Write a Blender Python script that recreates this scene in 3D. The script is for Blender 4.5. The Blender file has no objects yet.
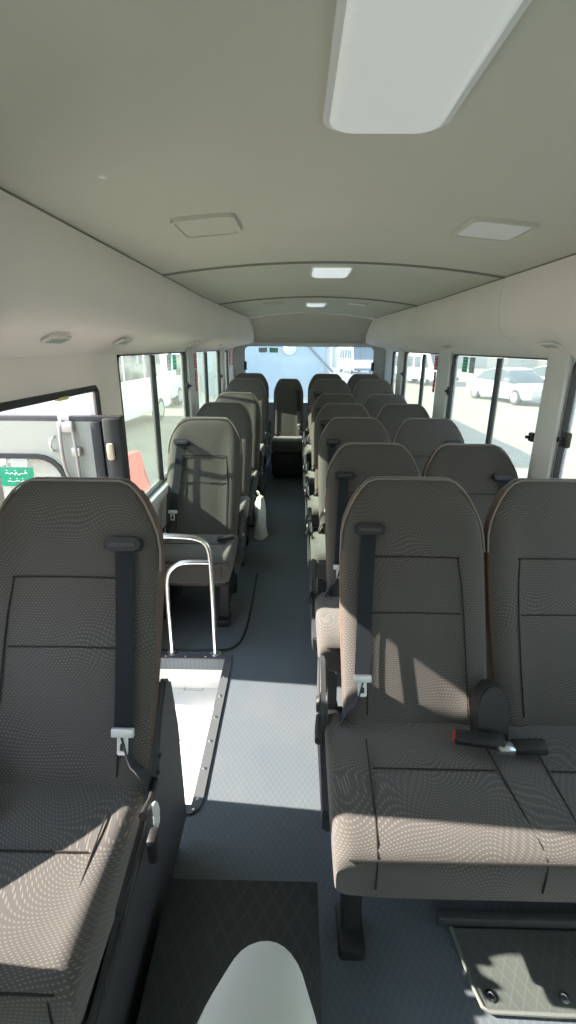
import bpy, bmesh, math, random
from mathutils import Vector, Matrix
random.seed(4)
C = bpy.context.scene.collection
SC = bpy.context.scene
R = math.radians
# ------------------------------------------------------------------ camera, sky, sun, exposure
cd = bpy.data.cameras.new('camera'); cam = bpy.data.objects.new('camera', cd); C.objects.link(cam)
cam.location = (0, 0, 1.48)
cd.sensor_fit = 'VERTICAL'; cd.sensor_height = 36; cd.lens = 482/1024*36; cd.clip_start = 0.02; cd.clip_end = 500
cam.rotation_mode = 'QUATERNION'
cam.rotation_quaternion = (Matrix.Rotation(R(0.79), 4, 'Z') @ Matrix.Rotation(R(90-18.9), 4, 'X') @ Matrix.Rotation(R(0.5), 4, 'Z')).to_quaternion()
SC.camera = cam
w = bpy.data.worlds.new('sky'); SC.world = w; w.use_nodes = True
nt = w.node_tree; bg = nt.nodes['Background']
tc = nt.nodes.new('ShaderNodeTexCoord'); sx = nt.nodes.new('ShaderNodeSeparateXYZ'); cr = nt.nodes.new('ShaderNodeValToRGB')
nt.links.new(tc.outputs['Generated'], sx.inputs[0]); nt.links.new(sx.outputs[2], cr.inputs[0]); nt.links.new(cr.outputs[0], bg.inputs[0])
cr.color_ramp.elements[0].position = 0.0; cr.color_ramp.elements[0].color = (0.95, 0.94, 0.93, 1)
cr.color_ramp.elements[1].position = 0.7; cr.color_ramp.elements[1].color = (0.55, 0.72, 1.0, 1)
bg.inputs[1].default_value = 2.3
sd = bpy.data.lights.new('sun', 'SUN'); sun = bpy.data.objects.new('sun', sd); C.objects.link(sun)
SUN = Vector((1, -0.08, -0.60)).normalized()
sun.rotation_mode = 'QUATERNION'; sun.rotation_quaternion = SUN.to_track_quat('-Z', 'Y')
sun.location = (-8, 2, 8)
sd.energy = 14.0; sd.angle = R(0.6); sd.color = (1.0, 0.90, 0.78)
vs = SC.view_settings; vs.view_transform = 'Standard'; vs.look = 'None'; vs.gamma = 1; vs.use_curve_mapping = False
vs.exposure = 0.70

# ------------------------------------------------------------------ materials
def mat(name, col, rough=0.6, metal=0.0, spec=0.5, noise=0.0, nscale=20, bump=0.0, bscale=300):
    m = bpy.data.materials.new(name); m.use_nodes = True
    n = m.node_tree; b = n.nodes['Principled BSDF']
    b.inputs['Base Color'].default_value = (*col, 1); b.inputs['Roughness'].default_value = rough
    b.inputs['Metallic'].default_value = metal; b.inputs['Specular IOR Level'].default_value = spec
    t = n.nodes.new('ShaderNodeTexCoord')
    if noise:
        x = n.nodes.new('ShaderNodeTexNoise'); x.inputs['Scale'].default_value = nscale; x.inputs['Detail'].default_value = 5
        n.links.new(t.outputs['Object'], x.inputs[0])
        r = n.nodes.new('ShaderNodeValToRGB')
        r.color_ramp.elements[0].position = 0.3; r.color_ramp.elements[1].position = 0.7
        r.color_ramp.elements[0].color = (*[c*(1-noise) for c in col], 1); r.color_ramp.elements[1].color = (*[min(1, c*(1+noise)) for c in col], 1)
        n.links.new(x.outputs['Fac'], r.inputs[0]); n.links.new(r.outputs[0], b.inputs['Base Color'])
    if bump:
        x = n.nodes.new('ShaderNodeTexNoise'); x.inputs['Scale'].default_value = bscale
        n.links.new(t.outputs['Object'], x.inputs[0])
        bp = n.nodes.new('ShaderNodeBump'); bp.inputs['Strength'].default_value = bump; bp.inputs['Distance'].default_value = 0.002
        n.links.new(x.outputs['Fac'], bp.inputs['Height']); n.links.new(bp.outputs[0], b.inputs['Normal'])
    return m

def M(n, op, a, b=None, c=None):
    x = n.nodes.new('ShaderNodeMath'); x.operation = op
    for i, v in enumerate((a, b, c)):
        if v is None: continue
        if isinstance(v, (int, float)): x.inputs[i].default_value = v
        else: n.links.new(v, x.inputs[i])
    return x.outputs[0]

def fabric(name, base, dash):
    m = bpy.data.materials.new(name); m.use_nodes = True
    n = m.node_tree; b = n.nodes['Principled BSDF']; b.inputs['Roughness'].default_value = 0.92
    b.inputs['Specular IOR Level'].default_value = 0.25
    b.inputs['Sheen Weight'].default_value = 0.35; b.inputs['Sheen Roughness'].default_value = 0.5
    t = n.nodes.new('ShaderNodeTexCoord'); s = n.nodes.new('ShaderNodeSeparateXYZ'); n.links.new(t.outputs['Object'], s.inputs[0])
    v = M(n, 'ADD', s.outputs[2], M(n, 'MULTIPLY', s.outputs[1], 0.8)); u = s.outputs[0]
    ns = n.nodes.new('ShaderNodeTexNoise'); ns.inputs['Scale'].default_value = 5.0; ns.inputs['Detail'].default_value = 0
    n.links.new(t.outputs['Object'], ns.inputs[0])
    ph = M(n, 'MULTIPLY', ns.outputs['Fac'], 0.20)
    l = M(n, 'SINE', M(n, 'MULTIPLY', M(n, 'ADD', v, ph), 2*math.pi*125))
    d = M(n, 'SINE', M(n, 'MULTIPLY', M(n, 'ADD', M(n, 'ADD', u, M(n, 'MULTIPLY', v, 0.7)), M(n, 'MULTIPLY', ph, 0.5)), 2*math.pi*110))
    k = M(n, 'MULTIPLY', M(n, 'GREATER_THAN', l, 0.45), M(n, 'GREATER_THAN', d, 0.0))
    n2 = n.nodes.new('ShaderNodeTexNoise'); n2.inputs['Scale'].default_value = 9; n.links.new(t.outputs['Object'], n2.inputs[0])
    k2 = M(n, 'MULTIPLY', k, M(n, 'ADD', 0.35, n2.outputs['Fac']))
    mx = n.nodes.new('ShaderNodeMix'); mx.data_type = 'RGBA'
    mx.inputs['A'].default_value = (*base, 1); mx.inputs['B'].default_value = (*dash, 1)
    n.links.new(k2, mx.inputs['Factor']); n.links.new(mx.outputs['Result'], b.inputs['Base Color'])
    bp = n.nodes.new('ShaderNodeBump'); bp.inputs['Strength'].default_value = 0.3; bp.inputs['Distance'].default_value = 0.002
    n.links.new(k, bp.inputs['Height']); n.links.new(bp.outputs[0], b.inputs['Normal'])
    return m

def checker_vinyl(name, base, hi, sc=32, dirt=0.25):
    m = bpy.data.materials.new(name); m.use_nodes = True
    n = m.node_tree; b = n.nodes['Principled BSDF']; b.inputs['Roughness'].default_value = 0.55
    t = n.nodes.new('ShaderNodeTexCoord'); s = n.nodes.new('ShaderNodeSeparateXYZ'); n.links.new(t.outputs['Object'], s.inputs[0])
    a = M(n, 'ADD', M(n, 'MULTIPLY', s.outputs[0], 1.6), s.outputs[1]); c = M(n, 'SUBTRACT', M(n, 'MULTIPLY', s.outputs[0], 1.6), s.outputs[1])
    la = M(n, 'ABSOLUTE', M(n, 'SINE', M(n, 'MULTIPLY', a, math.pi*sc))); lc = M(n, 'ABSOLUTE', M(n, 'SINE', M(n, 'MULTIPLY', c, math.pi*sc)))
    line = M(n, 'LESS_THAN', M(n, 'MINIMUM', la, lc), 0.16)
    ns = n.nodes.new('ShaderNodeTexNoise'); ns.inputs['Scale'].default_value = 4; ns.inputs['Detail'].default_value = 8
    n.links.new(t.outputs['Object'], ns.inputs[0])
    r = n.nodes.new('ShaderNodeValToRGB'); r.color_ramp.elements[0].position = 0.35; r.color_ramp.elements[1].position = 0.75
    r.color_ramp.elements[0].color = (*base, 1); r.color_ramp.elements[1].color = (*[x+(0.20-x)*dirt for x in base], 1)
    n.links.new(ns.outputs['Fac'], r.inputs[0])
    mx = n.nodes.new('ShaderNodeMix'); mx.data_type = 'RGBA'; n.links.new(r.outputs[0], mx.inputs['A']); mx.inputs['B'].default_value = (*hi, 1)
    n.links.new(M(n, 'MULTIPLY', line, 0.5), mx.inputs['Factor']); n.links.new(mx.outputs['Result'], b.inputs['Base Color'])
    bp = n.nodes.new('ShaderNodeBump'); bp.inputs['Strength'].default_value = 0.4; bp.inputs['Distance'].default_value = 0.002
    n.links.new(line, bp.inputs['Height']); n.links.new(bp.outputs[0], b.inputs['Normal'])
    return m

def pane_mat(name, tint, haze, hcol=(0.8, 0.85, 0.8)):
    m = bpy.data.materials.new(name); m.use_nodes = True; n = m.node_tree; n.nodes.clear()
    o = n.nodes.new('ShaderNodeOutputMaterial'); tr = n.nodes.new('ShaderNodeBsdfTransparent'); tr.inputs[0].default_value = (*tint, 1)
    g = n.nodes.new('ShaderNodeBsdfGlossy'); g.inputs['Roughness'].default_value = 0.02
    df = n.nodes.new('ShaderNodeBsdfDiffuse'); df.inputs[0].default_value = (*hcol, 1)
    tl = n.nodes.new('ShaderNodeBsdfTranslucent'); tl.inputs[0].default_value = (*hcol, 1)
    a = n.nodes.new('ShaderNodeMixShader'); a.inputs[0].default_value = 0.5; n.links.new(df.outputs[0], a.inputs[1]); n.links.new(tl.outputs[0], a.inputs[2])
    c = n.nodes.new('ShaderNodeMixShader'); c.inputs[0].default_value = haze; n.links.new(tr.outputs[0], c.inputs[1]); n.links.new(a.outputs[0], c.inputs[2])
    lw = n.nodes.new('ShaderNodeLayerWeight'); lw.inputs[0].default_value = 0.5; f = M(n, 'ADD', M(n, 'MULTIPLY', M(n, 'POWER', lw.outputs['Facing'], 6.0), 0.35), 0.03)
    d = n.nodes.new('ShaderNodeMixShader'); n.links.new(f, d.inputs[0]); n.links.new(c.outputs[0], d.inputs[1]); n.links.new(g.outputs[0], d.inputs[2])
    n.links.new(d.outputs[0], o.inputs[0])
    return m

FAB = fabric('seat_fabric', (0.074, 0.069, 0.067), (0.155, 0.143, 0.122))
FABB = mat('seat_side_fabric', (0.115, 0.082, 0.066), 0.9, noise=0.12, nscale=60)
SEAM = mat('seam_thread', (0.02, 0.018, 0.016), 0.9)
PIPE = mat('seat_piping', (0.22, 0.20, 0.18), 0.8)
BLK = mat('black_plastic', (0.018, 0.019, 0.021), 0.5)
DGR = mat('charcoal_plastic', (0.055, 0.058, 0.065), 0.6, noise=0.1, nscale=40)
BELT = mat('belt_webbing', (0.035, 0.042, 0.055), 0.75, bump=0.4, bscale=500)
CHR = mat('brushed_metal', (0.75, 0.76, 0.78), 0.25, 1.0)
SILV = mat('silver_latch', (0.72, 0.74, 0.76), 0.4, 0.3)
WHP = mat('white_plastic', (0.75, 0.76, 0.76), 0.5)
RED = mat('red_button', (0.6, 0.03, 0.02), 0.5)
CEIL = mat('ceiling_lining', (0.56, 0.56, 0.49), 0.85, noise=0.03, nscale=2, bump=0.15, bscale=400)
DUCT = mat('duct_lining', (0.74, 0.70, 0.665), 0.75, noise=0.03, nscale=2)
WALLP = mat('wall_panel', (0.80, 0.74, 0.70), 0.7, noise=0.04, nscale=3)
WALLG = mat('wall_grey_trim', (0.58, 0.60, 0.60), 0.6, noise=0.03, nscale=3)
GAP = mat('dark_gap', (0.20, 0.20, 0.17), 0.8)
RUB = mat('rubber_seal', (0.02, 0.022, 0.024), 0.6)
FLO = checker_vinyl('floor_vinyl', (0.105, 0.130, 0.155), (0.18, 0.20, 0.225), 30)
MATV = checker_vinyl('step_mat', (0.016, 0.020, 0.022), (0.05, 0.06, 0.062), 16, 0.08)
PLATE = checker_vinyl('floor_plate', (0.075, 0.09, 0.085), (0.12, 0.14, 0.13), 20, 0.2)
STEPW = mat('step_paint', (0.78, 0.77, 0.73), 0.6, noise=0.05, nscale=8)
STRIP = mat('floor_trim_strip', (0.10, 0.11, 0.12), 0.5)
LENS = mat('lamp_lens', (0.80, 0.82, 0.80), 0.25, noise=0.01)
LENS2 = mat('lit_lamp_lens', (0.8, 0.82, 0.8), 0.3); LENS2.node_tree.nodes['Principled BSDF'].inputs['Emission Color'].default_value = (0.9, 0.97, 1, 1); LENS2.node_tree.nodes['Principled BSDF'].inputs['Emission Strength'].default_value = 0.30
LENS3 = LENS2.copy(); LENS3.name = 'dim_lamp_lens'; LENS3.node_tree.nodes['Principled BSDF'].inputs['Emission Strength'].default_value = 0.12
GLS = pane_mat('side_glass', (0.88, 0.92, 0.885), 0.20, (0.82, 0.85, 0.82))
GLSL = pane_mat('sunny_side_glass', (0.76, 0.84, 0.78), 0.07, (0.82, 0.85, 0.82))
GLSR = pane_mat('rear_glass', (0.85, 0.92, 0.95), 0.2, (0.7, 0.82, 0.9))
GREEN = pane_mat('sticker_green', (1, 1, 1), 1.0, (0.03, 0.42, 0.27))
GRYS = pane_mat('sticker_grey_film', (1, 1, 1), 1.0, (0.42, 0.46, 0.44))
GREY = mat('sticker_grey', (0.40, 0.44, 0.42), 0.5)
REDS = mat('sticker_red', (0.55, 0.03, 0.04), 0.5)
SAND = mat('sandy_ground', (0.27, 0.25, 0.19), 0.95, noise=0.12, nscale=1.2)
CARW = mat('white_car_paint', (0.78, 0.79, 0.80), 0.3)
CARS = mat('silver_car_paint', (0.48, 0.52, 0.54), 0.3, 0.3)
CARG = mat('car_window_glass', (0.06, 0.08, 0.09), 0.08)
TYRE = mat('tyre', (0.04, 0.04, 0.04), 0.8)
BUSB = mat('pale_blue_paint', (0.80, 0.80, 0.76), 0.35)
BUSG = mat('pale_windscreen', (0.36, 0.46, 0.50), 0.1)
BLDG = mat('beige_render', (0.66, 0.62, 0.54), 0.9, noise=0.08, nscale=0.5)
CLOTH = mat('pale_grey_cloth', (0.62, 0.66, 0.66), 0.9, bump=0.3, bscale=700)
BARR = mat('red_barrier_plastic', (0.65, 0.08, 0.06), 0.5)
BAG = mat('white_bag_film', (0.75, 0.77, 0.76), 0.45)

# ------------------------------------------------------------------ mesh helpers
def nb(): return bmesh.new()
def obj(name, bm, m, parent=None, smooth=True, loc=None, sharp=40):
    bmesh.ops.recalc_face_normals(bm, faces=bm.faces[:])
    me = bpy.data.meshes.new(name); bm.to_mesh(me); bm.free(); me.materials.append(m)
    if smooth:
        for p in me.polygons: p.use_smooth = True
        me.set_sharp_from_angle(angle=R(sharp))
    o = bpy.data.objects.new(name, me); C.objects.link(o)
    if parent: o.parent = parent
    if loc: o.location = loc
    return o
def tag(o, label, cat, group=None, kind=None):
    o['label'] = label; o['category'] = cat
    if group: o['group'] = group
    if kind: o['kind'] = kind
    return o
def thing(name, label, cat, loc=(0, 0, 0), group=None, rz=0):
    o = bpy.data.objects.new(name, None); C.objects.link(o); o.location = loc; o.rotation_euler = (0, 0, rz); o.empty_display_size = 0.1
    return tag(o, label, cat, group)
def struct(name, bm=None, m=None, parent=None, smooth=True):
    if bm is None:
        o = bpy.data.objects.new(name, None); C.objects.link(o)
    else: o = obj(name, bm, m, parent, smooth)
    if not parent: o['kind'] = 'structure'
    return o
def box(bm, x0, x1, y0, y1, z0, z1, bev=0.0, seg=2, mtx=None):
    r = bmesh.ops.create_cube(bm, size=1); vs_ = r['verts']
    bmesh.ops.scale(bm, verts=vs_, vec=(x1-x0, y1-y0, z1-z0)); bmesh.ops.translate(bm, verts=vs_, vec=((x0+x1)/2, (y0+y1)/2, (z0+z1)/2))
    if mtx is not None: bmesh.ops.transform(bm, matrix=mtx, verts=vs_)
    if bev:
        es = list({e for v in vs_ for e in v.link_edges})
        bmesh.ops.bevel(bm, geom=es, offset=bev, segments=seg, affect='EDGES', profile=0.5)
    return bm
def loft(bm, rings, closed=True, cap=True):
    vr = [[bm.verts.new(p) for p in r] for r in rings]; n = len(rings[0])
    for a, b in zip(vr[:-1], vr[1:]):
        for i in range(n if closed else n-1):
            j = (i+1) % n
            bm.faces.new((a[i], a[j], b[j], b[i]))
    if cap and closed:
        bm.faces.new(vr[0][::-1]); bm.faces.new(vr[-1])
    return bm
def tube(bm, pts, r, n=10, smooth=0, cap=True, sq=None):
    pts = [Vector(p) for p in pts]
    for _ in range(smooth):
        q = [pts[0]]
        for a, b in zip(pts[:-1], pts[1:]): q += [a*0.75+b*0.25, a*0.25+b*0.75]
        q.append(pts[-1]); pts = q
    rings = []; up = None
    for i, p in enumerate(pts):
        t = (pts[min(i+1, len(pts)-1)]-pts[max(i-1, 0)]).normalized()
        if up is None:
            up = Vector((0, 0, 1)) if abs(t.z) < 0.9 else Vector((0, 1, 0))
        s = t.cross(up).normalized(); up = s.cross(t).normalized()
        rr = r[i] if isinstance(r, list) else r
        if sq: rings.append([p+s*x*sq[0]+up*z*sq[1] for x, z in ((-1, -1), (1, -1), (1, 1), (-1, 1))])
        else: rings.append([p+(s*math.cos(k*2*math.pi/n)+up*math.sin(k*2*math.pi/n))*rr for k in range(n)])
    return loft(bm, rings, cap=cap)
def prism(bm, poly, axis, a, b, bev=0):
    """poly = 2D points in the plane across axis (x: y,z / y: x,z / z: x,y), extruded from a to b"""
    f = {'x': lambda p, t: (t, p[0], p[1]), 'y': lambda p, t: (p[0], t, p[1]), 'z': lambda p, t: (p[0], p[1], t)}[axis]
    n0 = len(bm.verts)
    loft(bm, [[f(p, a) for p in poly], [f(p, b) for p in poly]])
    if bev:
        bm.verts.ensure_lookup_table(); vs_ = bm.verts[n0:]
        bmesh.ops.bevel(bm, geom=list({e for v in vs_ for e in v.link_edges}), offset=bev, segments=2, affect='EDGES')
    return bm
def rrect(cx, cy, w, h, r, n=5):
    out = []
    for (sx_, sy_, a0) in ((1, 1, 0), (-1, 1, 90), (-1, -1, 180), (1, -1, 270)):
        for k in range(n+1):
            a = R(a0+90*k/n); out.append((cx+sx_*(w/2-r)+r*math.cos(a), cy+sy_*(h/2-r)+r*math.sin(a)))
    return out
def lathe(bm, prof, n=20, mtx=None):
    rings = [[(r*math.cos(2*math.pi*k/n), r*math.sin(2*math.pi*k/n), z) for k in range(n)] for r, z in prof]
    n0 = len(bm.verts); loft(bm, rings)
    if mtx is not None:
        bm.verts.ensure_lookup_table(); bmesh.ops.transform(bm, matrix=mtx, verts=bm.verts[n0:])
    return bm
def ring_frame(bm, outer, inner, axis, a, b):
    f = {'x': lambda p, t: (t, p[0], p[1]), 'y': lambda p, t: (p[0], t, p[1]), 'z': lambda p, t: (p[0], p[1], t)}[axis]
    vo = [[bm.verts.new(f(p, t)) for p in outer] for t in (a, b)]; vi = [[bm.verts.new(f(p, t)) for p in inner] for t in (a, b)]
    n = len(outer)
    for i in range(n):
        j = (i+1) % n
        bm.faces.new((vo[0][i], vo[0][j], vi[0][j], vi[0][i])); bm.faces.new((vo[1][i], vi[1][i], vi[1][j], vo[1][j]))
        bm.faces.new((vo[0][i], vo[1][i], vo[1][j], vo[0][j])); bm.faces.new((vi[0][i], vi[0][j], vi[1][j], vi[1][i]))
    return bm
def copy_tree(o, parent=None):
    c = o.copy(); C.objects.link(c)
    if parent: c.parent = parent
    for ch in list(o.children): copy_tree(ch, c)
    return c

# ------------------------------------------------------------------ the bus shell
CX = 0.165; HW = 0.985; XL = CX-HW; XR = CX+HW; T = 0.04       # inner faces of the side walls
YF, YR = -1.5, 6.6; ZS = 0.68; ZT = 1.44; TOPZ = 1.50
WELL = (XL-0.02, -0.335, 1.22, 2.03)
bm = nb()
box(bm, WELL[1], XR, YF, YR, -0.06, 0)
box(bm, XL, WELL[1], YF, WELL[2], -0.06, 0); box(bm, XL, WELL[1], WELL[3], YR, -0.06, 0)
struct('floor', bm, FLO, smooth=False)
# step well
bm = nb()
box(bm, XL-0.1, WELL[1], WELL[2], WELL[3], -0.32, -0.29)
box(bm, WELL[1], WELL[1]+0.02, WELL[2], WELL[3], -0.32, -0.06)
box(bm, XL-0.1, WELL[1]+0.02, WELL[3], WELL[3]+0.02, -0.32, -0.06); box(bm, XL-0.1, WELL[1]+0.02, WELL[2]-0.02, WELL[2], -0.32, -0.06)
box(bm, XL-0.02, WELL[1]-0.02, WELL[3]-0.22, WELL[3], -0.29, -0.17, 0.008)
sw = struct('floor_step_well', bm, STEPW)
bm = nb(); ring_frame(bm, rrect(-0.50, WELL[3]-0.005, 0.10, 0.035, 0.006), rrect(-0.50, WELL[3]-0.005, 0.09, 0.027, 0.004), 'z', -0.171, -0.168)
obj('step_lamp_bezel', bm, GREY, sw)
# dark trim strip with rounded corner and bolts round the well
bm = nb()
def ring2(o_, i_, z0, z1): return ring_frame(bm, o_, i_, 'z', z0, z1)
x0, x1, y0, y1 = XL+0.03, WELL[1], WELL[2], WELL[3]
out = [(x0, y1+0.035)]+[(x1+0.035-0.04+0.04*math.sin(R(a)), y1+0.035-0.04+0.04*math.cos(R(a))) for a in (0, 30, 60, 90)]+[(x1+0.035-0.05+0.05*math.cos(R(a)), y0-0.035+0.05-0.05*math.sin(R(a))) for a in (0, 30, 60, 90)]+[(x0, y0-0.035)]
inn = [(x0, y1-0.002)]+[(x1-0.002, y1-0.002)]*4+[(x1-0.002, y0+0.002)]*4+[(x0, y0+0.002)]
n = len(out)
va = [[bm.verts.new((p[0], p[1], z)) for p in out] for z in (0, 0.008)]; vb = [[bm.verts.new((p[0]+1e-4*k, p[1], z)) for k, p in enumerate(inn)] for z in (0, 0.008)]
for i in range(n-1):
    for q in ((va[1][i], va[1][i+1], vb[1][i+1], vb[1][i]), (va[0][i], va[0][i+1], va[1][i+1], va[1][i]), (vb[0][i], vb[1][i], vb[1][i+1], vb[0][i+1])): bm.faces.new(q)
ws = struct('trim_1', bm, STRIP, smooth=False)
for (bx, by) in [(x1+0.016, y0+0.02+k*0.13) for k in range(6)]+[(x1-0.1-k*0.1, y1+0.016) for k in range(3)]+[(x1+0.01, y0-0.02)]:
    bm = nb(); lathe(bm, [(0.001, 0.0125), (0.005, 0.012), (0.0065, 0.008)], 10, Matrix.Translation((bx, by, 0))); obj('bolt', bm, CHR, ws)

# raised platforms over the rear wheels and under the last row
bm = nb(); box(bm, XL, -0.32, 4.78, YR, 0, 0.1, 0.01); box(bm, 0.14, XR, 4.78, YR, 0, 0.1, 0.01); struct('floor_rear_platform', bm, FLO)
# seam of the floor mat by the second left seat
bm = nb(); tube(bm, [(XL+0.05, 2.10, 0.003), (-0.36, 2.10, 0.003), (-0.29, 2.14, 0.003), (-0.26, 2.25, 0.003), (-0.25, 2.5, 0.003), (-0.25, 3.0, 0.003)], 0.006, 6, 2)
struct('trim_2', bm, RUB)

def wall_side(s):
    """s=-1 left, +1 right. Outer skin with openings."""
    x = XL if s < 0 else XR
    a, b = (x-T, x) if s < 0 else (x, x+T)
    bm = nb()
    if s < 0:
        # front section with the driver-side window, then quarter window (unseen, edges set to place sun patches), door, cabin
        box(bm, a, b, YF, 1.29, -0.06, 0.60); box(bm, a, b, YF, 0.54, 0.60, 0.62)
        box(bm, a, b, YF, 0.54, ZT, 1.9); box(bm, a, b, YF, -1.3, 0.62, ZT); box(bm, a, b, -0.1, 0.54, 0.60, ZT)
        prism(bm, [(0.54, 0.60), (1.29, 0.60), (1.29, 1.9), (0.54, 1.9), (0.54, ZT), (0.93, ZT), (0.93, 1.0), (0.92, 0.78), (0.54, 0.61)], 'x', a, b)
        box(bm, a, b, 1.29, WELL[3], 1.32, 1.9)
        box(bm, a, b, WELL[3], YR, -0.35, ZS)
        box(bm, a, b, WELL[3], 2.30, ZS, ZT)
        box(bm, a, b, WELL[3], YR, ZT, 1.9)
    else:
        box(bm, a, b, YF, YR, -0.06, ZS); box(bm, a, b, YF, YR, ZT, 1.9)
        box(bm, a, b, YF, -1.3, ZS, ZT); box(bm, a, b, 0.25, 0.7, ZS, ZT)
        box(bm, a, b, 2.10, 2.30, ZS, ZT)
    for (p, q) in ((3.72, 4.05), (5.38, 5.66), (6.05, YR)): box(bm, a, b, p, q, ZS, ZT)
    return struct('wall_left' if s < 0 else 'wall_right', bm, WALLP if s < 0 else WALLG, smooth=False)
wall_side(-1); wall_side(1)
# inner pillar covers: rounded vertical trims that project a little into the cabin
def pillar(s, y0, y1, k):
    x = XL if s < 0 else XR
    bm = nb(); box(bm, min(x, x-s*0.025), max(x, x-s*0.025), y0, y1, ZS-0.02, ZT+0.03, 0.01); struct('trim_%d' % k, bm, WALLG)
k = 3
for s in (-1, 1):
    for (p, q) in ((3.73, 4.04), (5.39, 5.65)) + (((2.11, 2.29),) if s > 0 else ()): pillar(s, p, q, k); k += 1

def side_window(s, y0, y1, idx, z0=ZS, z1=ZT, mull=True, latches=(), pane=GLS):
    x = XL if s < 0 else XR
    xi = x-s*0.004; xo = x+s*0.03
    root = struct('window_%d' % idx)
    root.location = (x, (y0+y1)/2, z0)
    def P(name, bm, m):
        bmesh.ops.translate(bm, verts=bm.verts, vec=-Vector(root.location)); return obj(name, bm, m, root)
    bm = nb(); cy, cz, W, H = (y0+y1)/2, (z0+z1)/2, y1-y0, z1-z0
    ring_frame(bm, rrect(cy, cz, W, H, 0.03), rrect(cy, cz, W-0.014, H-0.014, 0.03), 'x', min(xi, xo), max(xi, xo)); P('rubber_seal', bm, RUB)
    bm = nb(); px = x+s*0.02; box(bm, px-0.002, px+0.002, y0+0.012, y1-0.012, z0+0.012, z1-0.012); P('window_pane', bm, GLSL if s < 0 else pane)
    if mull:
        ym = y0+(y1-y0)*0.42; bm = nb(); box(bm, min(x-s*0.006, xo), max(x-s*0.006, xo), ym-0.007, ym+0.007, z0+0.01, z1-0.01, 0.003); P('mullion', bm, RUB)
    for (ly, lz, sc) in latches:
        bm = nb(); xx = x-s*0.012
        box(bm, xx-0.012, xx+0.012, ly-0.02*sc, ly+0.02*sc, lz-0.022*sc, lz+0.022*sc, 0.008); tube(bm, [(xx, ly, lz), (xx-s*0.03, ly, lz)], 0.008*sc, 8); P('latch', bm, BLK)
    return root
side_window(-1, 2.30, 3.72, 1, latches=((3.69, 1.20, 1),))
side_window(-1, 4.05, 5.38, 2, latches=((5.33, 1.18, 1),))
side_window(-1, 5.66, 6.05, 3, mull=False)
side_window(1, 2.30, 3.72, 4, latches=((2.33, 1.08, 1), (3.70, 1.18, 1.3)))
side_window(1, 4.05, 5.38, 5, latches=((5.34, 1.22, 1),))
side_window(1, 5.66, 6.05, 6, mull=False)
side_window(1, 0.70, 2.10, 7, latches=((2.04, 1.12, 1.5),))
side_window(-1, -1.3, -0.1, 8, z0=0.62, mull=False)
side_window(1, -1.3, 0.25, 9, mull=False)
# sill ledges
for s, y0, k in ((-1, 2.1, 21), (1, 0.7, 22)):
    x = XL if s < 0 else XR
    bm = nb(); box(bm, min(x, x-s*0.045), max(x, x-s*0.045), y0, YR-0.05, ZS-0.06, ZS-0.005, 0.012); struct('trim_%d' % k, bm, WALLG)
# front wall with windscreen
bm = nb(); a, b = YF-T, YF
box(bm, XL-T, XR+T, a, b, -0.06, 0.75); box(bm, XL-T, XR+T, a, b, 1.58, 1.92); box(bm, XL-T, XL+0.1, a, b, 0.75, 1.58); box(bm, XR-0.1, XR+T, a, b, 0.75, 1.58)
struct('wall_front', bm, WALLG, smooth=False)
wr = struct('window_10'); bm = nb(); box(bm, XL+0.1, XR-0.1, YF-0.022, YF-0.018, 0.75, 1.58); obj('window_pane', bm, GLS, wr)
# rear wall with window
RW = (CX, 1.13, 1.70, 0.74)
bm = nb(); ring_frame(bm, [(XL-T, -0.06)]*0+[(XR+T, 1.92)]*6+[(XL-T, 1.92)]*6+[(XL-T, -0.06)]*6+[(XR+T, -0.06)]*6, rrect(*RW, 0.07), 'y', YR, YR+T)
bmesh.ops.remove_doubles(bm, verts=bm.verts, dist=1e-5)
struct('wall_rear', bm, WALLG)
wr = struct('window_11'); wr.location = (CX, YR, 0.76)
def P(name, bm, m):
    bmesh.ops.translate(bm, verts=bm.verts, vec=-Vector(wr.location)); return obj(name, bm, m, wr)
bm = nb(); ring_frame(bm, rrect(RW[0], RW[1], RW[2]+0.05, RW[3]+0.05, 0.09), rrect(RW[0], RW[1], RW[2]-0.03, RW[3]-0.03, 0.06), 'y', YR-0.012, YR+0.02); P('rubber_seal', bm, WALLG)
bm = nb(); box(bm, RW[0]-RW[2]/2, RW[0]+RW[2]/2, YR+0.02, YR+0.024, RW[1]-RW[3]/2, RW[1]+RW[3]/2); P('window_pane', bm, GLSR)
for s in (-1, 1):
    bm = nb(); box(bm, CX+s*0.83-0.02, CX+s*0.83+0.02, YR-0.04, YR-0.008, 1.19, 1.30, 0.008); P('latch', bm, BLK)

# ceiling: crowned, tapering a little towards the rear
def hw(y): return 0.80 if y < 3.6 else 0.80-0.085*(y-3.6)/2.3
def cz(t): return 1.795+0.06*(1-t*t)
ys = [YF, -0.5, 0.5, 1.5, 2.5, 3.3, 4.1, 5.0, 5.9]
bm = nb(); N = 16
for ya, yb in zip(ys[:-1], ys[1:]):
    loft(bm, [[(CX+hw(y)*(2*i/N-1), y, cz(2*i/N-1)) for i in range(N+1)] for y in (ya, yb)], closed=False)
bmesh.ops.remove_doubles(bm, verts=bm.verts, dist=1e-4)
bmesh.ops.solidify(bm, geom=bm.faces[:], thickness=-0.03)
struct('ceiling', bm, CEIL)
# outer roof above
bm = nb(); loft(bm, [[(CX+1.03*(2*i/N-1), y, 1.9+0.12*(1-abs(2*i/N-1)**4)) for i in range(N+1)] for y in (YF, YR+T)], closed=False); bmesh.ops.solidify(bm, geom=bm.faces[:], thickness=-0.03)
struct('ceiling_outer_roof', bm, WALLG)
# ribs
kk = 31
for y in (2.48, 4.1, 5.88):
    bm = nb(); tube(bm, [(CX+hw(y)*(2*i/N-1), y, cz(2*i/N-1)-0.001) for i in range(N+1)], 0.008, 8); struct('trim_%d' % kk, bm, CEIL if y > 5 else GAP); kk += 1
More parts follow.
